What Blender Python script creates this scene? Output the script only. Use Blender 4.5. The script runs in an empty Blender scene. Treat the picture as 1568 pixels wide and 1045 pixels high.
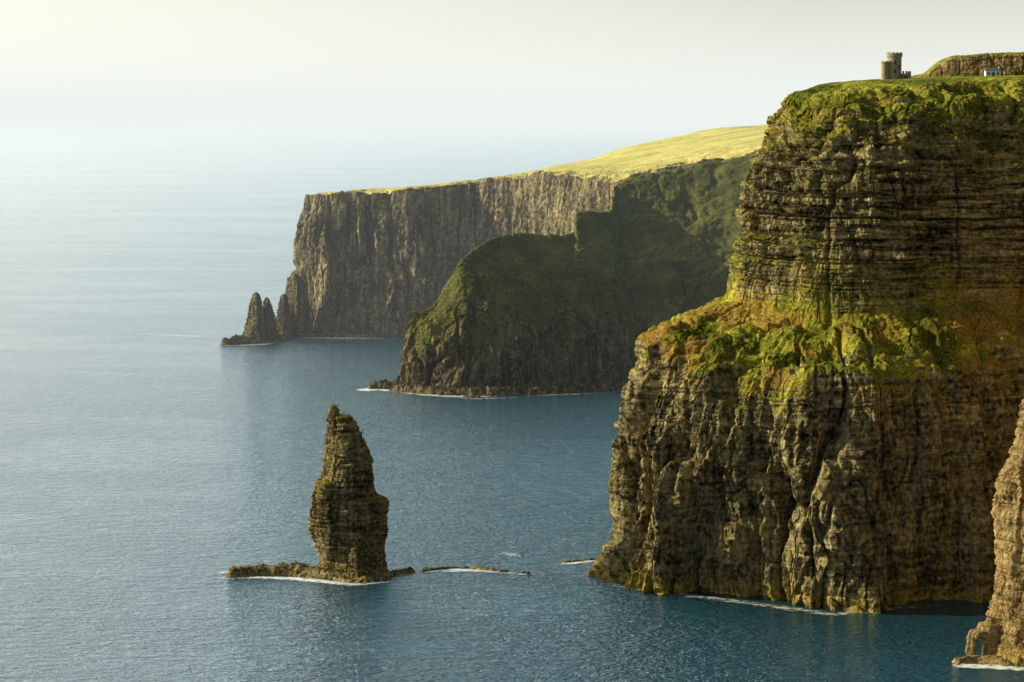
import bpy, math, numpy as np
from mathutils import Vector
D=bpy.data; scene=bpy.context.scene
scene.view_settings.view_transform='Standard'
try: scene.view_settings.look='None'
except Exception: pass
scene.view_settings.exposure=0

# ---------------------------------------------------------------- noise
def _h(ix,iy,iz,seed):
    h=(ix*np.uint32(374761393)+iy*np.uint32(668265263)+iz*np.uint32(2246822519)+np.uint32((seed*3266489917)&0xffffffff))
    h=(h^(h>>np.uint32(13)))*np.uint32(1274126177)
    h=h^(h>>np.uint32(16)); h=h*np.uint32(2654435769); h=h^(h>>np.uint32(15))
    return h.astype(np.float32)/np.float32(4294967295.0)
def vn(x,y,z,seed=0,lin=False):
    fx=np.floor(x);fy=np.floor(y);fz=np.floor(z)
    ix=fx.astype(np.int64).astype(np.uint32);iy=fy.astype(np.int64).astype(np.uint32);iz=fz.astype(np.int64).astype(np.uint32)
    x=x-fx;y=y-fy;z=z-fz
    if not lin: x=x*x*(3-2*x);y=y*y*(3-2*y);z=z*z*(3-2*z)
    o=np.uint32(1)
    def L(a,b,t): return a+(b-a)*t
    c00=L(_h(ix,iy,iz,seed),_h(ix+o,iy,iz,seed),x)
    c10=L(_h(ix,iy+o,iz,seed),_h(ix+o,iy+o,iz,seed),x)
    c01=L(_h(ix,iy,iz+o,seed),_h(ix+o,iy,iz+o,seed),x)
    c11=L(_h(ix,iy+o,iz+o,seed),_h(ix+o,iy+o,iz+o,seed),x)
    return L(L(c00,c10,y),L(c01,c11,y),z)
def fbm(x,y,z,seed=0,oc=4,g=0.5,lin=False):
    a=1;s=0;t=0
    for i in range(oc):
        s=s+a*vn(x,y,z,seed+i*17,lin);t+=a;a*=g
        x,y=(x*0.8-y*0.6)*2.03+7.1,(x*0.6+y*0.8)*2.03-3.7;z=z*2.03+1.3
    return s/t
def sstep(a,b,x):
    t=np.clip((x-a)/(b-a),0,1);return t*t*(3-2*t)

def rock_disp(P,aV,aS,aF,sc=1.0,seed=0):
    x,y,z=P[...,0]/sc,P[...,1]/sc,P[...,2]/sc
    wx=(fbm(x/16,y/16,z/26,seed+91,3)-.5)*8; wy=(fbm(x/16,y/16,z/26,seed+95,3)-.5)*8
    X=x+wx;Y=y+wy
    big=1-np.abs(2*vn(X/24,Y/24,z/100,seed+1,True)-1)*1.7; big=big-.30
    med=1-np.abs(2*vn(X/9.5+9,Y/9.5,z/42,seed+2,True)-1)*1.6; med=med-.35
    sml=1-np.abs(2*vn(X/4.0+5,Y/4.0,z/16,seed+8,True)-1)*1.5; sml=sml-.38
    crack=-sstep(.08,.0,np.abs(vn(X/13+3,Y/13,z/70,seed+7)-.5))
    crack2=-sstep(.06,.0,np.abs(vn(X/5.5+3,Y/5.5,z/30,seed+17)-.5))
    q=fbm(X/6,Y/6,z/14,seed+3,3)
    qs=q*8; qf=np.floor(qs); qq=(qf+sstep(.85,1,qs-qf))/8
    q2=fbm(X/11+20,Y/11,z/24,seed+4,2)*7; f2=np.floor(q2); qb=(f2+sstep(.92,1,q2-f2))/7
    zz=z+4.0*vn(x/50,y/50,z*0,seed+5)+ .7*vn(x/6,y/6,z*0,seed+6)
    def beds(th,sd):
        k=np.floor(zz/th);f=zz/th-k
        a=_h(k.astype(np.int64).astype(np.uint32),np.uint32(3),np.uint32(7),sd)
        b=vn(x/11+k*3.7,y/11-k*1.9,k*0,sd+1)
        c=vn(x/2.6+k*3.1,y/2.6-k*2.9,k*0,sd+2)
        c=np.floor(c*4)/3.0
        e=1-.8*sstep(.8,1,f)-.25*sstep(.15,0,f)
        return (a*.35+b*.6+c*.32)*e-.47
    st=beds(8.5,seed+13)*1.1+beds(3.9,seed+11)*.9+beds(1.5,seed+12)*.4
    fine=fbm(x/2.1,y/2.1,z/2.6,seed+21,3,.6,True)-.5
    return sc*(aV*(big*1.05+med*.5+sml*.2+crack*.6+crack2*.22)+aV*(qq-.5)*.65+aV*(qb-.5)*1.1+aS*st*1.5+aF*(fine*2.2))

# ---------------------------------------------------------------- mesh helpers
def link(o): scene.collection.objects.link(o); return o
def grid_mesh(name,P,mask,mat,closed=False,smooth=None):
    nu,nt=P.shape[:2]
    me=D.meshes.new(name)
    idx=np.arange(nu*nt).reshape(nu,nt)
    if closed: idx=np.vstack([idx,idx[:1]])
    a=idx[:-1,:-1].ravel();b=idx[1:,:-1].ravel();c=idx[1:,1:].ravel();d=idx[:-1,1:].ravel()
    q=np.stack([a,b,c,d],1).astype(np.int32)
    me.vertices.add(nu*nt);me.vertices.foreach_set('co',P.reshape(-1).astype(np.float32))
    me.loops.add(q.size);me.loops.foreach_set('vertex_index',q.ravel())
    me.polygons.add(len(q));me.polygons.foreach_set('loop_start',np.arange(0,q.size,4,dtype=np.int32))
    g=mask[...,0].ravel()
    sm=(g[a]>.4) if smooth is None else np.full(len(q),smooth)
    me.polygons.foreach_set('use_smooth',sm)
    me.update(calc_edges=True)
    ca=me.color_attributes.new('mask','FLOAT_COLOR','POINT')
    m=np.ones((nu*nt,4),np.float32);m[:,:3]=mask.reshape(-1,3)
    ca.data.foreach_set('color',m.ravel())
    me.materials.append(mat)
    return link(D.objects.new(name,me))
def normals(P,closed=False):
    if closed: du=np.roll(P,-1,0)-np.roll(P,1,0)
    else: du=np.gradient(P,axis=0)
    dt=np.gradient(P,axis=1)
    n=np.cross(du,dt);l=np.linalg.norm(n,axis=2,keepdims=True)
    return n/np.maximum(l,1e-6)
def blur(P,axis,n):
    for _ in range(n):
        Q=P.copy()
        if axis==1: Q[:,1:-1]=(P[:,:-2]+2*P[:,1:-1]+P[:,2:])/4
        else: Q[1:-1]=(P[:-2]+2*P[1:-1]+P[2:])/4
        P=Q
    return P
def loft_base(st,uc,tc,bl=6):
    S=np.array(st,float)
    rows=[]
    n=len(S)
    for i in range(n-1):
        p0=S[max(i-1,0)];p1=S[i];p2=S[i+1];p3=S[min(i+2,n-1)]
        t=np.linspace(0,1,uc[i],endpoint=(i==n-2))[:,None,None]
        m1=(p2-p0)*.38;m2=(p3-p1)*.38
        L=np.linalg.norm(p2-p1,axis=1,keepdims=True)
        m1=m1*np.minimum(1,L/np.maximum(np.linalg.norm(m1,axis=1,keepdims=True),1e-6))
        m2=m2*np.minimum(1,L/np.maximum(np.linalg.norm(m2,axis=1,keepdims=True),1e-6))
        h=(2*t**3-3*t**2+1)*p1+(t**3-2*t**2+t)*m1+(-2*t**3+3*t**2)*p2+(t**3-t**2)*m2
        rows.append(h)
    C=np.concatenate(rows,0)
    cols=[];lv=[]
    T=C.shape[1]
    for j in range(T-1):
        t=np.linspace(0,1,tc[j],endpoint=(j==T-2))[None,:,None]
        cols.append(C[:,j:j+1]*(1-t)+C[:,j+1:j+2]*t);lv.append(j+t.ravel())
    P=np.concatenate(cols,1);lv=np.concatenate(lv)
    P=blur(blur(P,1,bl),0,bl)
    return P,lv
def land(name,P,lv,prof,mat,sc=1.0,seed=0,closed=False,gthr=.5,gsc=1.0,vmul=None):
    T=np.arange(len(prof['V']))
    f=lambda k: np.interp(lv,T,prof[k])[None,:]
    N=normals(P,closed)
    N=blur(N,1,10) if not closed else N
    N/=np.maximum(np.linalg.norm(N,axis=2,keepdims=True),1e-6)
    V_=f('V')
    if vmul is not None: V_=V_*vmul(P)
    d=rock_disp(P,V_,f('S'),f('F'),sc,seed)
    Q=P+N*d[...,None]
    if 'H' in prof:
        h=(fbm(P[...,0]/45,P[...,1]/45,P[...,2]/45,seed+77,5)-.5)*f('H')
        Q[...,2]+=h
    n2=blur(normals(Q,closed),1,1)
    x,y,z=P[...,0]/gsc,P[...,1]/gsc,P[...,2]/gsc
    nz=n2[...,2]
    g=f('G')+ (nz-.35)*.85*f('GS')+(fbm(x/13,y/13,z/13,seed+40,5,.6)-.5)*1.5
    g=sstep(gthr-.09,gthr+.09,g)
    o=sstep(.46,.60,fbm(x/16,y/16,z/10,seed+50,5,.6)+f('O')*.3-.12)*np.clip(f('O')*2,0,1)
    b=np.clip(1-(Q[...,2]-1)/9.0,0,1)*prof.get('B',1.0)
    m=np.stack([g,o,b],2)
    return grid_mesh(name,Q,m,mat,closed),Q

# ---------------------------------------------------------------- materials
class NT:
    def __init__(s,mat): s.t=mat.node_tree; s.n=s.t.nodes; s.l=s.t.links
    def new(s,typ,ins=None,**kw):
        nd=s.n.new(typ)
        for k,v in kw.items(): setattr(nd,k,v)
        if ins:
            for k,v in ins.items():
                sk=nd.inputs[k]
                if isinstance(v,bpy.types.NodeSocket): s.l.new(v,sk)
                else: sk.default_value=v
        return nd
    def math(s,op,a,b=0.0,c=None,clamp=False):
        ins={0:a,1:b}
        if c is not None: ins[2]=c
        return s.new('ShaderNodeMath',ins,operation=op,use_clamp=clamp).outputs[0]
    def mix(s,f,a,b,bt='MIX'):
        nd=s.new('ShaderNodeMix',None,data_type='RGBA',blend_type=bt)
        for sk,v in ((nd.inputs[0],f),(nd.inputs[6],a),(nd.inputs[7],b)):
            if isinstance(v,bpy.types.NodeSocket): s.l.new(v,sk)
            else: sk.default_value=v if isinstance(v,float) else (*v,1)
        return nd.outputs[2]
    def ramp(s,f,stops):
        nd=s.new('ShaderNodeValToRGB',{0:f}); e=nd.color_ramp.elements
        while len(e)<len(stops): e.new(.5)
        for el,(p,c) in zip(e,stops): el.position=p; el.color=(*c,1)
        return nd.outputs[0]
    def noise(s,vec,scale,detail=4,rough=.55,mscale=None,dist=0.0):
        if mscale: vec=s.new('ShaderNodeMapping',{'Vector':vec,'Scale':mscale}).outputs[0]
        return s.new('ShaderNodeTexNoise',{'Vector':vec,'Scale':scale,'Detail':detail,'Roughness':rough,'Distortion':dist}).outputs[0]
def mk(name):
    m=D.materials.new(name);m.use_nodes=True
    for n in list(m.node_tree.nodes): m.node_tree.nodes.remove(n)
    return m,NT(m)
def land_mat(name,sc=1.0,grassA=((.034,.052,.009),(.17,.185,.026),(.56,.49,.07)),rockA=((.014,.013,.010),(.072,.062,.038),(.30,.25,.125),(.70,.60,.35)),orange=((.15,.085,.02),(.52,.32,.075)),streaks=0.0,zsplit=None):
    m,t=mk(name)
    co=t.new('ShaderNodeTexCoord').outputs['Object']
    at=t.new('ShaderNodeAttribute',attribute_name='mask')
    sep=t.new('ShaderNodeSeparateColor',{0:at.outputs['Color']})
    G,O,B=sep.outputs[0],sep.outputs[1],sep.outputs[2]
    s=1/sc
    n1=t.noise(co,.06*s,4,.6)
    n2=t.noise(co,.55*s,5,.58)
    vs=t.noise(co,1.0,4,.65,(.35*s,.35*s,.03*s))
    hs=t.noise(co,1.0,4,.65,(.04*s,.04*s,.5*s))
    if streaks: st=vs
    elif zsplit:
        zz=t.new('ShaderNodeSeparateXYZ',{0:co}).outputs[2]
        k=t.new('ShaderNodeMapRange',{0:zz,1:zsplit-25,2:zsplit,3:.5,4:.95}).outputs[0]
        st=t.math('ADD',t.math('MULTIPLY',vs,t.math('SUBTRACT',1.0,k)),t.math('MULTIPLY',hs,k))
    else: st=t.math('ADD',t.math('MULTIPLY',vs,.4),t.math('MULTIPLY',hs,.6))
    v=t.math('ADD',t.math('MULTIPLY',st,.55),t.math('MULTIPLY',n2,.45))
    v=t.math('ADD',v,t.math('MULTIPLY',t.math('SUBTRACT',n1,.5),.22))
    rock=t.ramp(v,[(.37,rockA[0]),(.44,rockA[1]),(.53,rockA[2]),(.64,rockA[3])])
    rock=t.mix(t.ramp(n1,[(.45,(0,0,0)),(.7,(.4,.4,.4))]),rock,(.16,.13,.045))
    alg=t.math('MULTIPLY',t.math('POWER',B,1.5),t.ramp(n2,[(.35,(0,0,0)),(.6,(1,1,1))]))
    rock=t.mix(t.math('MULTIPLY',alg,.7),rock,(.55,.42,.05))
    n3=t.noise(co,.9*s,5,.7)
    gv=t.math('ADD',t.math('MULTIPLY',n3,.55),t.math('MULTIPLY',n1,.45))
    gr=t.ramp(gv,[(.38,grassA[0]),(.5,grassA[1]),(.62,grassA[2])])
    og=t.ramp(n3,[(.35,orange[0]),(.65,orange[1])])
    gr=t.mix(O,gr,og)
    gf=t.math('ADD',G,t.math('MULTIPLY',t.math('SUBTRACT',n3,.5),1.2))
    gf=t.ramp(gf,[(.42,(0,0,0)),(.58,(1,1,1))])
    col=t.mix(gf,rock,gr)
    bump=t.new('ShaderNodeBump',{'Strength':.65,'Distance':1.0*sc,'Height':n3})
    p=t.new('ShaderNodeBsdfDiffuse',{'Color':col,'Roughness':.2,'Normal':bump.outputs[0]})
    o=t.new('ShaderNodeOutputMaterial',{0:p.outputs[0]})
    return m
M_main=land_mat('cliff_rock_and_turf',zsplit=100)
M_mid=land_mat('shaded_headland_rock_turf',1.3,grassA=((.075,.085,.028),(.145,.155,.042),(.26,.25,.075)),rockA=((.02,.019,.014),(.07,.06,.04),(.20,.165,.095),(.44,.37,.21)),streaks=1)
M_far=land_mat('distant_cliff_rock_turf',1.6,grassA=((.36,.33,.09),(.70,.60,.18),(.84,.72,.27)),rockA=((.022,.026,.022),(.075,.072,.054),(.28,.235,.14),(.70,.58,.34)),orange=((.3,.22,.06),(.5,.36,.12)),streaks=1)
M_stack=land_mat('sea_stack_rock',.7,rockA=((.014,.013,.009),(.070,.060,.034),(.31,.25,.12),(.70,.59,.34)))

def simple(name,col,rough=.85,var=.25,scale=2.0):
    m,t=mk(name)
    co=t.new('ShaderNodeTexCoord').outputs['Object']
    n=t.noise(co,scale,6,.65)
    c=t.ramp(n,[(.3,tuple(v*(1-var) for v in col)),(.7,tuple(min(1,v*(1+var)) for v in col))])
    b=t.new('ShaderNodeBump',{'Strength':.5,'Distance':.08,'Height':n})
    p=t.new('ShaderNodeBsdfPrincipled',{'Base Color':c,'Roughness':rough,'Normal':b.outputs[0]})
    t.new('ShaderNodeOutputMaterial',{0:p.outputs[0]});return m

# ---------------------------------------------------------------- main headland
st=[
 [(150,1330,-4),(155,1330,44),(157,1330,64),(160,1330,88),(175,1330,103),(180,1330,131),(184,1330,152),(188,1330,166),(194,1330,183),(204,1332,192),(209,1335,198),(216,1345,201),(260,1600,198)],
 [(64,1030,-4),(67,1031,44),(69,1032,64),(73,1034,86),(98,1040,105),(103,1042,131),(106,1043,152),(110,1044,166),(119,1048,183),(127,1052,191),(140,1062,196.5),(212,1300,202),(255,1600,200)],
 [(42,937,-4),(47.5,944,44),(52,951,64),(54,958,90),(88,990,107),(93,992,131),(96,998,152),(102.5,1004,166),(112.5,1015,183),(120,1025,191.5),(138,1050,196.3),(220,1300,202),(262,1600,200)],
 [(77,909,-4),(80,913,44),(82,916,62),(84,920,80),(104,954,103),(107,957,131),(110,962,152),(115,970,166),(122,984,183),(129,1000,192),(144,1026,196.5),(236,1300,202.5),(275,1600,200)],
 [(118,884,-4),(119,888,42),(120,891,62),(121,896,83),(127,935,104),(129,938,131),(130,943,152),(131,951,166),(134,968,183),(137,986,193),(150,1014,197),(262,1300,203),(300,1600,200)],
 [(176,901,-4),(178,905,42),(179,908,62),(180,913,87),(182,943,108),(184,946,131),(185,950,152),(187,957,166),(189,970,183),(191,991,194),(197,1017,198),(300,1300,204),(340,1600,201)],
 [(235,924,-4),(236,928,44),(237,931,64),(238,936,97),(239,952,106),(240,955,131),(241,960,152),(242,967,166),(243,978,183),(245,994,195),(250,1019,199),(350,1300,205),(390,1600,202)],
 [(330,960,-4),(331,964,44),(332,967,64),(333,972,97),(334,980,105),(335,984,131),(336,988,152),(337,996,166),(338,1006,183),(340,1027,196),(345,1052,200),(450,1300,206),(490,1600,203)],
 [(520,960,-4),(521,964,44),(522,967,64),(523,972,97),(524,980,105),(525,985,131),(526,990,152),(527,998,166),(528,1010,184),(530,1030,197),(535,1055,201),(620,1300,207),(660,1600,204)],
]
P,lv=loft_base(st,[60,100,190,200,220,110,50,40],[160,75,75,70,90,75,55,65,60,30,50,20],6)
prof=dict(V=[13.5,12.5,10.5,6.0,2.4,5.4,6.0,5.4,5.8,2.2,.3,0,0],
          S=[.6,.7,.8,.8,.3,2.2,3.0,2.3,1.0,.2,0,0,0],
          F=[.65,.65,.65,.6,.4,.55,.55,.6,.7,.5,.1,0,0],
          G=[-.6,-.3,-.02,.52,.98,.16,.08,.36,.66,.86,1.2,1.2,1.2],
          GS=[1,1,1,1,1,1,1,1,1,1,0,0,0],
          O=[0,0,.1,.42,.36,.12,.12,.25,.32,.22,.1,0,0],
          H=[0,0,0,0,3,0,0,0,4,2.5,1.2,2,2])
vm=lambda P: 1-.5*sstep(126,150,P[...,0])*(1-sstep(85,100,P[...,2]))
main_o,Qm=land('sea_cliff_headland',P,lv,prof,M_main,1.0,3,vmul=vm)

def stack(name,prof_px,cy,depth,mat,sc,amp,nu=300,nt=260,seed=0,sub=True,lean=0,G=-.6,rot=.6):
    A=np.array(prof_px,float)
    z=np.linspace(A[0,0],A[-1,0],nt)
    xl=np.interp(z,A[:,0],A[:,1]);xr=np.interp(z,A[:,0],A[:,2])
    cx=(xl+xr)/2;r=(xr-xl)/2
    th=np.linspace(0,2*np.pi,nu,endpoint=False)
    c,s_=np.cos(th),np.sin(th)
    e=.5
    cc=np.sign(c)*np.abs(c)**e; ss=np.sign(s_)*np.abs(s_)**e
    ca,sa=math.cos(rot),math.sin(rot)
    P=np.zeros((nu,nt,3))
    rx=r[None]*cc[:,None]; ry=(r*depth)[None]*ss[:,None]
    ex=(cc*ca+ss*depth*sa).max()
    P[...,0]=cx[None]+(rx*ca+ry*sa)/ex
    P[...,1]=cy+lean*z[None]+(-rx*sa+ry*ca)/ex
    P[...,2]=z[None]
    lvv=np.linspace(0,1,nt)
    N=normals(P,True)
    N[...,2]=np.clip(N[...,2],-.4,.4)
    d=rock_disp(P,amp[0],amp[1],amp[2],sc,seed)
    rr=np.clip(r/ (r.max()*.5),0,1)[None]
    Q=P+N*(d*rr)[...,None]
    k=6
    for i in range(k):
        f=((i+1)/k)
        Q[:,-k+i,:2]=Q[:,-k+i,:2]*(1-f)+Q[:,-k+i,:2].mean(0)*f
    n2=normals(Q,True)
    x,y,zz=Q[...,0]/sc,Q[...,1]/sc,Q[...,2]/sc
    g=G+.5*lvv[None]+(n2[...,2]-.35)*.8+(fbm(x/9,y/9,zz/9,seed+40,4,.6)-.5)*1.4
    g=sstep(.4,.6,g)
    o=sstep(.5,.62,fbm(x/10,y/10,zz/10,seed+50,4,.6))*.6
    b=np.clip(1-(Q[...,2]-1)/6.0,0,1)*.5
    return grid_mesh(name,Q,np.stack([g,o,b],2),mat,True,smooth=False)
def join(objs,name):
    bpy.ops.object.select_all(action='DESELECT')
    for o in objs: o.select_set(True)
    bpy.context.view_layer.objects.active=objs[0]
    bpy.ops.object.join()
    o=bpy.context.view_layer.objects.active;o.name=name;o.data.name=name
    return o
A1=(2.8,1.5,.8)
parts=[
 stack('s',[(-4,-78.4,-48.8),(0,-77.6,-49.6),(6,-75.8,-51.6),(12,-75.8,-51.8),(18,-77.0,-51.8),(27,-76.8,-52.6),(32,-75.8,-54),(33,-74,-57)],952,.85,M_stack,.5,A1,420,300,15,G=-.5),
 stack('s',[(9,-76.8,-67),(16,-78.2,-66.6),(19,-79.0,-66.6),(28,-79.0,-67.2),(29.5,-78.2,-67.8),(37,-77.4,-68.6),(38.4,-76.4,-70),(39,-75,-71)],946.5,.8,M_stack,.42,(2.4,1.8,.8),260,220,16,G=-.3,rot=.8),
 stack('s',[(-4,-62,-48.8),(6,-61,-50.8),(20,-60.4,-51.0),(28,-60,-50.6),(31,-59.4,-51.0),(32,-58.6,-52),(32.6,-57,-54)],950.5,.95,M_stack,.42,(2.4,1.3,.8),260,220,18,G=-.2,rot=.35),
 stack('s',[(26,-76.8,-54.6),(36,-76.6,-55.6),(42,-75.6,-56.4),(45,-74.6,-56.8),(50,-73.4,-57.8),(53,-72.8,-58.6),(55,-71.5,-60)],951.5,.85,M_stack,.45,(3.4,1.2,.9),320,260,19,G=-.3,rot=.7),
 stack('s',[(40,-73.6,-59.6),(52,-73.0,-60.2),(58,-72.6,-61.2),(61,-72.2,-62.4),(63.4,-71.6,-63.8),(64.6,-70.2,-66)],950.5,.9,M_stack,.35,(2.8,1.2,1.0),220,220,29,G=-.2,rot=.7),
 stack('s',[(30,-65,-54.8),(38,-64,-55.8),(44,-63.6,-56.8),(45.2,-62.6,-57.8),(45.6,-61,-59)],947,.8,M_stack,.35,(2.4,1.2,.9),160,180,27,G=-.2,rot=.5),
 stack('s',[(44,-68,-57.8),(54,-67,-59),(57.6,-66,-60),(58,-65,-61)],951,.9,M_stack,.3,(2.4,1.2,.9),140,150,37,G=-.1),
 stack('s',[(55,-73.2,-67),(62,-72.8,-67.6),(66,-72.3,-68.6),(68.0,-71.8,-69.4),(68.6,-71.2,-70)],949.5,.9,M_stack,.25,(1.8,1.2,1.0),140,150,7,G=-.1,rot=.9),
 stack('s',[(-3,-66,-57.4),(5,-65.5,-58.2),(11,-64.5,-59.4),(14,-63.8,-60.4),(16,-63,-61)],941,.8,M_stack,.3,(2.0,1.2,.8),140,120,17,G=-.3)]
join(parts,'sea_stack')

def reef(name,poly,w,h,mat,res=.5,seed=0,sc=1.0,rag=1.1):
    A=np.array(poly,float);W=np.array(w,float)
    pad=max(w)*1.6
    xs=np.arange(A[:,0].min()-pad,A[:,0].max()+pad,res);ys=np.arange(A[:,1].min()-pad,A[:,1].max()+pad,res)
    X,Y=np.meshgrid(xs,ys,indexing='ij')
    best=np.full(X.shape,-9.)
    for i in range(len(A)-1):
        a,b=A[i],A[i+1];d=b-a
        t=np.clip(((X-a[0])*d[0]+(Y-a[1])*d[1])/(d@d),0,1)
        dist=np.hypot(X-a[0]-t*d[0],Y-a[1]-t*d[1])
        ww=W[i]*(1-t)+W[i+1]*t
        best=np.maximum(best,1-dist/ww)
    n=fbm(X/7/sc,Y/7/sc,X*0,seed,4,.55)
    f=best+(n-.5)*rag
    q=fbm(X/2.5/sc,Y/2.5/sc,X*0,seed+9,3)
    Z=h*np.clip(f*1.6+.15,-.6,1)*(.6+.8*np.floor(q*5)/5)
    Z=Z+ (fbm(X/1.1/sc,Y/1.1/sc,X*0,seed+3,3)-.5)*.5*h*.3
    P=np.stack([X,Y,Z],2)
    m=np.stack([X*0,X*0,np.clip(1-Z/6,0,1)*.25],2)
    return grid_mesh(name,P,m,mat,smooth=False)
r1=reef('rock_reef',[(-110,949),(-100,953),(-86,955),(-74,948),(-60,941),(-52,946)],[3.4,5,5.5,6,7,5],3.4,M_stack,.4,3)
r2=reef('rr2',[(-46,952),(-41,957)],[3,2],1.8,M_stack,.4,8)
r3=reef('rr3',[(-34,960),(-26,964),(-14,963),(-4,957),(6,953)],[1.6,1.2,1.6,1.2,1.0],1.0,M_stack,.35,12,.5,3.4)
r4=reef('rr4',[(22,977),(34,984)],[1.2,1.2],.8,M_stack,.35,14,.5,2.5)
join([r1,r2,r3,r4],'rock_reef')
pin=stack('rock_pinnacle',[(34,38,50),(44,39.4,47),(50,40.2,45.5),(53,39.8,45.3),(56,40.2,44.6),(57.3,41,43.8)],942,.9,M_stack,.3,(2.5,1.2,.8),120,120,9)

# ---------------------------------------------------------------- near headland at the right
def mkst(base,steps):
    return [(base[0]+dx,base[1]+dy,z) for dx,dy,z in steps]
S1=[(0,0,-4),(2,2,14),(5,3,30),(6,4,55),(11,6,74),(22,12,110),(34,22,165),(60,60,190),(120,200,196)]
st=[mkst((242,905),S1),mkst((178,836),S1),mkst((162,806),S1),mkst((188,774),S1),mkst((264,748),S1),mkst((422,735),S1)]
P,lv=loft_base(st,[50,80,100,70,40],[70,60,80,60,70,60,30,15],6)
prof=dict(V=[4,4,4,4,4,5,4,1,0],S=[1.0]*6+[.6,.2,0],F=[1]*6+[.6,.2,0],G=[-.6,-.5,-.3,-.2,-.1,.1,.5,1,1],GS=[1]*9,O=[.2]*9)
M_near=land_mat('near_headland_rock',1.0,rockA=((.05,.038,.022),(.19,.13,.06),(.42,.30,.14),(.56,.44,.25)))
land('sea_cliff_headland.001',P,lv,prof,M_near,.8,23)
ra=stack('ra',[(-2,153.0,156.5),(4,153.6,156.4),(7,154,157),(9.5,155,160),(10.5,156,158)],803,.8,M_near,.3,(2,1.2,.8),90,80,31)
rb=stack('rb',[(-2,159,165),(5,159.5,165),(9,157,165),(12,158,164),(13,160,162)],804,.8,M_near,.3,(2,1.2,.8),90,80,37)
rc=reef('rc',[(150,797),(156,799),(164,796)],[2.2,3,3.2],2.0,M_near,.3,41)
join([ra,rb,rc],'shore_rocks')

# ---------------------------------------------------------------- mid headland (shaded green spur)
def row(*p): return list(p)
st=[
 row((-72,1602,-4),(-70.5,1602,22),(-69,1602,38),(-66.5,1604,50),(-63,1612,20),(-60,1625,-4)),
 row((-58,1583,-4),(-57,1587,26),(-55,1594,40),(-53,1606,53),(-48,1630,25),(-42,1660,-4)),
 row((-42,1576,-4),(-42,1582,26),(-42,1596,48),(-41,1618,70),(-34,1650,35),(-28,1700,-4)),
 row((-34,1574,-4),(-34,1580,26),(-33,1594,52),(-32,1622,85),(-24,1670,40),(-18,1720,-4)),
 row((-8,1572,-4),(-8,1580,22),(-8,1600,55),(-6,1650,99),(0,1720,60),(5,1800,-4)),
 row((40,1588,-4),(40,1598,22),(40,1622,58),(42,1682,99),(48,1740,70),(52,1850,-4)),
 row((46,1592,-4),(46,1602,22),(46,1627,60),(46,1695,113),(52,1745,95),(58,1845,60)),
 row((68,1603,-4),(68,1614,22),(69,1644,62),(70,1712,115),(73,1760,113),(78,1840,105)),
 row((76,1610,-4),(77,1620,22),(78,1652,62),(77,1765,132),(82,1790,131),(88,1840,125)),
 row((130,1632,-4),(130,1642,22),(130,1682,70),(130,1785,142),(130,1810,141),(130,1860,136)),
 row((200,1640,-4),(200,1650,22),(200,1690,80),(200,1792,155),(200,1815,153),(200,1860,148)),
 row((330,1640,-4),(330,1650,22),(330,1690,90),(330,1792,170),(330,1815,168),(330,1860,163)),
]
P,lv=loft_base(st,[60,60,50,80,100,30,60,30,80,60,40],[80,80,130,30,20],3)
prof=dict(V=[6.0,5.5,3.0,1.6,1.0,1],S=[.3,.4,.3,.3,.3,.2],F=[1,1,.7,.5,.5,.4],G=[-.6,.26,.74,.88,.9,1],GS=[1,1,.6,.6,.6,1],O=[0,.1,.12,.05,.05,0],H=[0,2,6,3,0,0],B=.25)
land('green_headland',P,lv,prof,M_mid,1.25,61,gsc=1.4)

# ---------------------------------------------------------------- far headland
def fs(x,y,top,tx,ty,p1,rd,bk,lean=0):
    L=[(x,y,-4)]
    for f in (.33,.55,.8): L.append((x+(tx-x)*f**.8,y+(ty-y)*f,top*f))
    L+= [(tx,ty,top),p1,rd,bk]
    return L
st=[
 fs(-150,2250,108,-140,2250,(-132,2255,109),(-110,2270,108),(-60,2300,-4)),
 fs(-176,2100,111,-165,2100,(-155,2110,112),(-120,2170,111),(-60,2300,-4)),
 fs(-183,2010,114,-172,2030,(-160,2060,114),(-110,2140,112),(-40,2320,-4)),
 fs(-140,1990,117,-138,2012,(-130,2050,117.5),(-90,2150,115),(-20,2330,-4)),
 fs(-90,1984,119.5,-88,2006,(-84,2045,120),(-60,2150,117),(0,2340,-4)),
 fs(-30,2000,126,-28,2020,(-20,2060,126.5),(-5,2170,123),(30,2400,-4)),
 fs(6,1955,132,10,1970,(24,2040,134),(45,2200,136),(80,2450,-4)),
 fs(38,1872,134,45,1882,(58,1955,138),(78,2200,143),(120,2500,-4)),
 fs(66,1788,133,75,1795,(92,1950,140),(112,2200,154),(180,2500,-4)),
 fs(130,1805,144,130,1812,(140,1960,150),(152,2200,163),(220,2500,-4)),
 fs(200,1815,157,200,1822,(208,1960,163),(222,2205,173),(280,2500,-4)),
 fs(340,1815,172,340,1822,(345,1960,178),(350,2210,184),(400,2500,-4)),
]
P,lv=loft_base(st,[30,50,90,90,110,100,110,90,50,40,40],[60,45,50,45,40,40,20],3)
prof=dict(V=[7.5,7,6.4,4.8,2.2,.2,0,0],S=[.2,.25,.3,.3,.2,0,0,0],F=[.8,.8,.8,.8,.5,.1,0,0],G=[-.8,-.5,-.4,-.3,.25,1.2,1.2,1.2],GS=[.8,.8,.8,.8,.6,0,0,0],O=[0,0,0,.1,.3,.1,.05,0],H=[0,0,0,0,1,5,6,0],B=.3)
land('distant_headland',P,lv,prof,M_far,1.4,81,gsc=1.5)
X0=5
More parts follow.
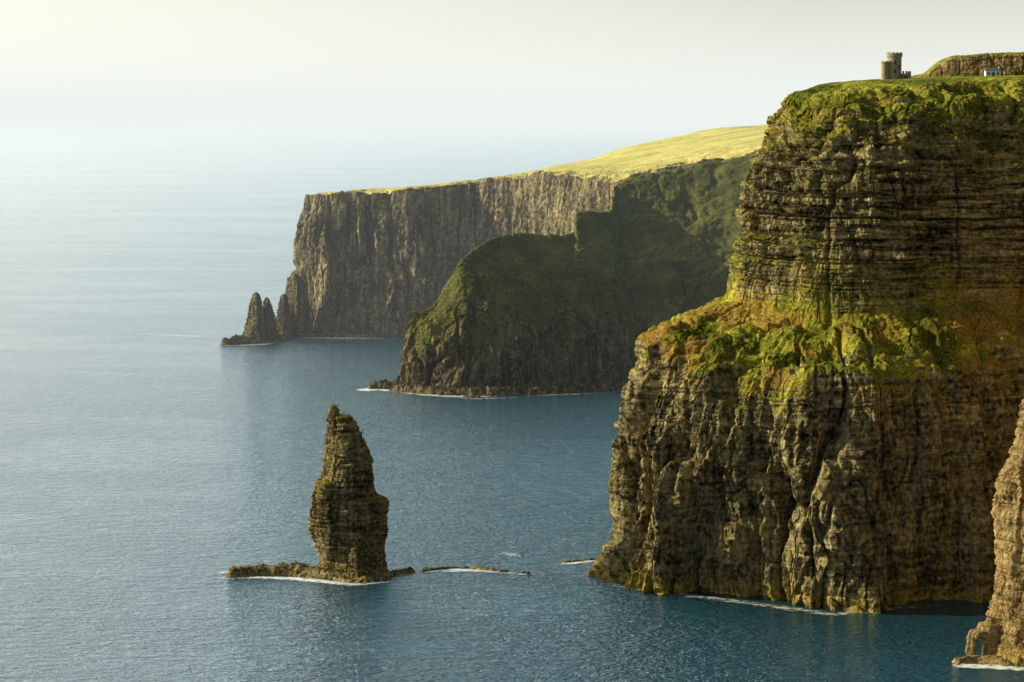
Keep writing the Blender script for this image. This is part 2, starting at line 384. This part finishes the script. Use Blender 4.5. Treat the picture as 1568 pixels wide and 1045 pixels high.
a=[stack('a',[(-3,-221+X0,-200+X0),(6,-219+X0,-201+X0),(20,-216.5+X0,-203+X0),(32,-213.5+X0,-205+X0),(38,-212+X0,-206.5+X0),(41,-210.5+X0,-208+X0)],1925,.8,M_mid,.6,(2.2,1.2,1.0),140,120,91),
 stack('b',[(-3,-208+X0,-192+X0),(20,-206.5+X0,-195+X0),(30,-204.5+X0,-198+X0),(36,-203.3+X0,-200+X0)],1932,.8,M_mid,.6,(2.0,1.2,1.0),120,120,95)]
join(a,'sea_stack.001')
a=[stack('b',[(-3,-195,-180),(14,-194,-181),(22,-192,-182),(30,-190,-183),(36,-188,-185)],1972,.8,M_mid,.6,(2,1.0,.8),120,120,96),
 stack('b',[(-3,-190,-166),(25,-188,-168),(38,-185.5,-170),(46,-183,-173),(52,-181,-177)],1985,.9,M_mid,.7,(2.6,1.0,.8),140,120,98)]
join(a,'sea_stack.002')
c=reef('c',[(-226,1902),(-214,1915),(-202,1924),(-190,1945)],[5,8,10,10],6,M_mid,.9,97,1.6)
d=reef('d',[(-172,1975),(-140,1968),(-110,1966)],[4,6,5],3,M_mid,.9,99,1.6)
join([c,d],'rock_reef.001')
e=reef('e',[(-94,1598),(-84,1604),(-72,1596)],[2.5,6,7],5,M_mid,.5,101,.8,2.6)
f_=reef('f',[(-74,1590),(-60,1576),(-45,1566),(-10,1564),(40,1576),(90,1600)],[7,7,6,5,4,4],5,M_mid,.6,103,.9,1.8)
g_=reef('g',[(-30,1552),(-22,1550)],[2,2],1.4,M_mid,.5,104,1.0)
join([e,f_,g_],'rock_reef.002')

# ---------------------------------------------------------------- distant scarp behind tower
def sc_(x,y,zb,zt): return [(x,y,zb-8),(x+.5,y+2,zb),(x+2,y+6,zt-2),(x+4,y+10,zt),(x+8,y+60,zt),(x+12,y+160,zb-5)]
st=[sc_(214,1330,200,202),sc_(222,1300,202,205),sc_(232,1290,202.3,213),sc_(262,1285,202.5,214.5),sc_(300,1280,203,215.5),sc_(420,1290,204,217)]
P,lv=loft_base(st,[40,60,110,110,80],[20,60,20,30,10],2)
prof=dict(V=[3,3,2.5,1.5,.3,0],S=[.8,.9,.9,.3,0,0],F=[.5,.6,.6,.3,0,0],G=[.6,.1,-.2,.4,1,1],GS=[.8]*6,O=[.1]*6,H=[0,0,1,2,2,0])
land('rocky_scarp',P,lv,prof,M_near,.6,111)

# ---------------------------------------------------------------- tower
V=Qm.reshape(-1,3)
def gz(x,y):
    k=np.argmin((V[:,0]-x)**2+(V[:,1]-y)**2+ (V[:,2]<185)*1e6); return V[k,2]
M_stone=simple('weathered_limestone',(.34,.29,.19),.9,.35,1.2)
M_dark=simple('dark_opening',(.02,.02,.02),.9,.1)
M_white=simple('white_render',(.8,.8,.77),.7,.05)
M_slate=simple('slate_roof',(.12,.12,.13),.6,.2)
def addpart(name,verts,faces,mat,par):
    me=D.meshes.new(name);me.from_pydata(verts,[],faces);me.materials.append(mat)
    o=link(D.objects.new(name,me));o.parent=par;return o
def boxv(x0,x1,y0,y1,z0,z1):
    v=[(x0,y0,z0),(x1,y0,z0),(x1,y1,z0),(x0,y1,z0),(x0,y0,z1),(x1,y0,z1),(x1,y1,z1),(x0,y1,z1)]
    f=[(0,3,2,1),(4,5,6,7),(0,1,5,4),(1,2,6,5),(2,3,7,6),(3,0,4,7)];return v,f
def box(name,b,mat,par): v,f=boxv(*b);return addpart(name,v,f,mat,par)
def lathe(name,cx,cy,prof,mat,par,n=40):
    v=[];f=[]
    for (r,z) in prof:
        for i in range(n):
            a=2*math.pi*i/n;v.append((cx+r*math.cos(a),cy+r*math.sin(a),z))
    for j in range(len(prof)-1):
        for i in range(n):
            k=(i+1)%n;f.append((j*n+i,j*n+k,(j+1)*n+k,(j+1)*n+i))
    f.append(tuple((len(prof)-1)*n+i for i in range(n)))
    return addpart(name,v,f,mat,par)
def crenel(name,cx,cy,r,z,h,n,th,mat,par):
    v=[];f=[]
    for i in range(n):
        a0=2*math.pi*i/n;a1=a0+2*math.pi/n*.55
        pts=[]
        for rr in (r-th,r):
            for a in (a0,(a0+a1)/2,a1): pts.append((cx+rr*math.cos(a),cy+rr*math.sin(a)))
        b=len(v)
        for zz in (z,z+h):
            for p in pts: v.append((*p,zz))
        f+= [(b+6,b+7,b+10,b+9),(b+7,b+8,b+11,b+10),(b+3,b+4,b+10,b+9),(b+4,b+5,b+11,b+10),(b,b+1,b+7,b+6),(b+1,b+2,b+8,b+7),(b,b+3,b+9,b+6),(b+2,b+5,b+11,b+8)]
    return addpart(name,v,f,mat,par)
tx,ty=168.5,1080; tz=gz(tx,ty)-.6
E=link(D.objects.new('stone_watchtower',None));E.location=(tx,ty,tz)
lathe('round_tower',1.2,0,[(3.6,0),(3.45,.8),(3.2,1.2),(3.15,10.2),(3.5,10.7),(3.5,12.0),(3.0,12.0),(3.0,11.2)],M_stone,E)
crenel('tower_battlements',1.2,0,3.5,12.0,.5,13,.5,M_stone,E)
lathe('stair_turret',-3.0,-1.4,[(2.0,0),(1.85,.8),(1.8,7.4),(2.0,7.7),(2.0,8.3),(1.6,8.3),(1.6,8.0)],M_stone,E,28)
crenel('turret_battlements',-3.0,-1.4,2.0,8.3,.4,8,.35,M_stone,E)
box('annex_wall',(4.2,8.3,-1.6,1.6,0,3.2),M_stone,E)
for i,xx in enumerate((4.6,6.0,7.4)): box(f'annex_merlon_{i}',(xx,xx+.8,-1.65,-1.1,3.2,4.3 if i<2 else 4.0),M_stone,E)
box('annex_pier',(6.9,8.4,-1.9,-1.62,0,4.2),M_stone,E)
for i,(xx,zz) in enumerate(((1.0,3.4),(1.0,7.2),(2.8,5.2))):
    box(f'window_{i}',(xx-.35,xx+.35,-3.35+abs(xx-1.2)*.35,-2.6,zz,zz+1.5),M_dark,E)
box('doorway',(5.6,6.5,-1.64,-1.0,0.2,2.2),M_dark,E)
box('turret_slit',(-3.15,-2.85,-3.3,-2.9,4.2,5.4),M_dark,E)
hx,hy=244,1235;hz=gz(hx,hy)
E2=link(D.objects.new('white_cottage',None));E2.location=(hx,hy,hz)
box('walls',(-3.8,3.8,-2.2,2.2,-1,2.6),M_white,E2)
addpart('roof',[(-4,-2.5,2.6),(4,-2.5,2.6),(4,2.5,2.6),(-4,2.5,2.6),(-4,0,4.3),(4,0,4.3)],[(0,1,5,4),(2,3,4,5),(0,4,3),(1,2,5),(0,3,2,1)],M_slate,E2)
box('door',(-.5,.5,-2.24,-2.1,0,2),M_dark,E2)
for i,xx in enumerate((-2.4,2.4)): box(f'window_{i}',(xx-.5,xx+.5,-2.24,-2.1,.9,1.9),M_dark,E2)
box('chimney',(3.0,3.7,-.4,.4,3.4,5.0),M_white,E2)

# ---------------------------------------------------------------- sea
m,t=mk('sea_water')
co=t.new('ShaderNodeTexCoord').outputs['Object']
big=t.noise(co,1.0,3,.55,(.0014,.0045,1),.8)
med=t.noise(co,1.0,4,.6,(.007,.022,1),.6)
streak=t.math('ADD',t.math('MULTIPLY',big,.5),t.math('MULTIPLY',med,.5))
w1=t.noise(co,1.0,4,.7,(.095,.21,1),.5)
w2=t.noise(co,1.0,2,.65,(.45,.90,1),.2)
h=t.math('ADD',t.math('MULTIPLY',w1,1.9),t.math('MULTIPLY',w2,.8))
dst=t.new('ShaderNodeMapRange',{0:streak,1:.42,2:.58,3:.55,4:1.0}).outputs[0]
bump=t.new('ShaderNodeBump',{'Strength':dst,'Distance':2.4,'Height':h})
rough=t.new('ShaderNodeMapRange',{0:streak,1:.4,2:.6,3:.13,4:.22}).outputs[0]
col=t.mix(streak,(.012,.064,.100),(.017,.085,.130))
p=t.new('ShaderNodeBsdfPrincipled',{'Base Color':col,'Roughness':rough,'IOR':1.45,'Normal':bump.outputs[0]})
t.new('ShaderNodeOutputMaterial',{0:p.outputs[0]})
R=70000
me=D.meshes.new('sea');me.from_pydata([(-R,-R,0),(R,-R,0),(R,R,0),(-R,R,0)],[],[(0,1,2,3)]);me.materials.append(m)
link(D.objects.new('sea',me))

m,t=mk('sea_foam')
co=t.new('ShaderNodeTexCoord').outputs['Object']
at=t.new('ShaderNodeAttribute',attribute_name='mask')
sep=t.new('ShaderNodeSeparateColor',{0:at.outputs['Color']})
n=t.noise(co,1.0,6,.7,(.35,.6,1),.6)
v=t.math('ADD',sep.outputs[0],t.math('MULTIPLY',t.math('SUBTRACT',n,.5),3.2))
al=t.new('ShaderNodeMapRange',{0:v,1:.45,2:.95,3:0.,4:.9}).outputs[0]
al=t.math('MULTIPLY',al,t.math('MULTIPLY',sep.outputs[0],1.6,clamp=True))
p=t.new('ShaderNodeBsdfPrincipled',{'Base Color':(.85,.88,.87,1),'Roughness':.8,'Alpha':al})
t.new('ShaderNodeOutputMaterial',{0:p.outputs[0]})
M_foam=m
foams=[]
def foam(poly,w,peak=.8,zo=.15):
    A=np.array(poly,float);n=len(A)
    tt=np.linspace(0,n-1,12*(n-1)+1)
    C=np.stack([np.interp(tt,np.arange(n),A[:,i]) for i in (0,1)],1)
    d=np.gradient(C,axis=0);d/=np.linalg.norm(d,axis=1,keepdims=True);nn=np.stack([-d[:,1],d[:,0]],1)
    s=np.linspace(-1,1,9)
    P=np.zeros((len(C),9,3));P[...,:2]=C[:,None]+nn[:,None]*s[None,:,None]*w
    P[...,2]=zo+.004*len(foams)
    e=np.sin(np.linspace(0,np.pi,len(C)))**.4
    mk_=(1-s[None]**2)*e[:,None]*peak
    foams.append(grid_mesh('fm',P,np.stack([mk_]*3,2),M_foam,smooth=True))
foam([(-118,943),(-100,945),(-86,942),(-75,937),(-62,930),(-44,938)],4.6,1.05)
foam([(-120,952),(-112,957),(-100,963)],4,.75)
foam([(-40,955),(-22,961),(-6,956),(16,948)],4.5,.95)
foam([(-30,958),(-14,960)],4.5,1.2)
foam([(30,942),(40,930),(54,918),(80,901),(118,874),(150,888),(175,894)],5,.65)
foam([(18,972),(38,982)],3.5,.8)
foam([(-8,1000),(6,990)],5,.6)
foam([(146,792),(158,790),(172,786)],5,1.15)
foam([(-104,1590),(-88,1596),(-76,1588)],12,1.3)
foam([(-78,1584),(-58,1566),(-36,1555),(-5,1553)],8,.95)
foam([(-50,1548),(-20,1542),(10,1550)],5,.6)
foam([(0,1556),(40,1568),(90,1592)],5,.65)
foam([(-236,1893),(-218,1900),(-198,1908),(-180,1950)],9,.9)
foam([(-330,1990),(-280,1985),(-238,1960)],9,.7)
foam([(-175,1966),(-140,1960),(-90,1960)],9,.75)
join(foams,'sea_foam')

# ---------------------------------------------------------------- atmosphere haze lying over the sea
SIG=.95e-4
m,t=mk('sea_haze')
ab=t.new('ShaderNodeVolumeAbsorption',{'Color':(0,0,0,1),'Density':SIG})
em=t.new('ShaderNodeEmission',{'Color':(.85,.91,.88,1),'Strength':SIG})
ad=t.new('ShaderNodeAddShader',{0:ab.outputs[0],1:em.outputs[0]})
t.new('ShaderNodeOutputMaterial',{'Volume':ad.outputs[0]})
v,f=boxv(-R*.99,R*.99,1400,R*.99,-60,420)
me=D.meshes.new('haze');me.from_pydata(v,[],f);me.materials.append(m);link(D.objects.new('haze',me))

# ---------------------------------------------------------------- light
az=math.radians(7);el=math.radians(21)
S=Vector((-math.cos(el)*math.cos(az),math.cos(el)*math.sin(az),math.sin(el)))
L=D.lights.new('sun','SUN');L.energy=5;L.angle=math.radians(.5);L.color=(1,.87,.52)
lo=link(D.objects.new('sun',L));lo.rotation_euler=S.to_track_quat('Z','Y').to_euler()
w=D.worlds.new('World');scene.world=w;w.use_nodes=True
t=NT(w)
bg=w.node_tree.nodes['Background']
sky=t.new('ShaderNodeTexSky');sky.sky_type='NISHITA';sky.sun_disc=False
sky.sun_elevation=el;sky.sun_rotation=math.radians(-90)+az;sky.air_density=1.0;sky.dust_density=1.0;sky.ozone_density=2.0
g=t.new('ShaderNodeTexCoord').outputs['Generated']
gs=t.new('ShaderNodeSeparateXYZ',{0:g})
up=t.math('MAXIMUM',gs.outputs[2],0.0)
toward=t.math('MAXIMUM',t.math('MULTIPLY_ADD',gs.outputs[0],-1.0,.12),0.0)
north=t.new('ShaderNodeMapRange',{0:gs.outputs[1],1:.15,2:.75,3:0.,4:1.}).outputs[0]
width=t.math('MULTIPLY_ADD',toward,.5,.10)
fall=t.math('EXPONENT',t.math('MULTIPLY',t.math('DIVIDE',up,width),-1.0))
amt=t.math('MULTIPLY',fall,t.math('MULTIPLY_ADD',toward,.5,.78))
frontal=t.new('ShaderNodeMapRange',{0:gs.outputs[1],1:-.5,2:.5,3:.45,4:1.}).outputs[0]
amt=t.math('MULTIPLY',amt,frontal)
glow=t.mix(amt,(0,0,0),(14.2,13.5,11.4))
sh=t.math('MULTIPLY',t.math('EXPONENT',t.math('MULTIPLY',up,-1.6)),north)
rise=t.new('ShaderNodeMapRange',{0:up,1:.06,2:.25,3:0.,4:1.}).outputs[0]
bl=t.math('MULTIPLY',sh,rise)
blue=t.mix(bl,(0,0,0),(26.0,42.0,49.0))
left=t.new('ShaderNodeMapRange',{0:gs.outputs[0],1:.04,2:-.34,3:0.,4:1.},interpolation_type='SMOOTHSTEP').outputs[0]
warm=t.mix(t.math('MULTIPLY',bl,left),(0,0,0),(86.0,80.0,64.0))
tot=t.mix(1.0,t.mix(1.0,t.mix(1.0,t.mix(1.0,sky.outputs[0],(.40,.42,.46),'MULTIPLY'),glow,'ADD'),blue,'ADD'),warm,'ADD')
w.node_tree.links.new(tot,bg.inputs[0]); bg.inputs[1].default_value=.08

# ---------------------------------------------------------------- camera
c=D.cameras.new('camera');c.lens=85;c.sensor_width=36;c.clip_start=1;c.clip_end=250000
o=link(D.objects.new('camera',c));o.location=(0,0,184);o.rotation_euler=(math.radians(90-5.43),0,0)
scene.camera=o
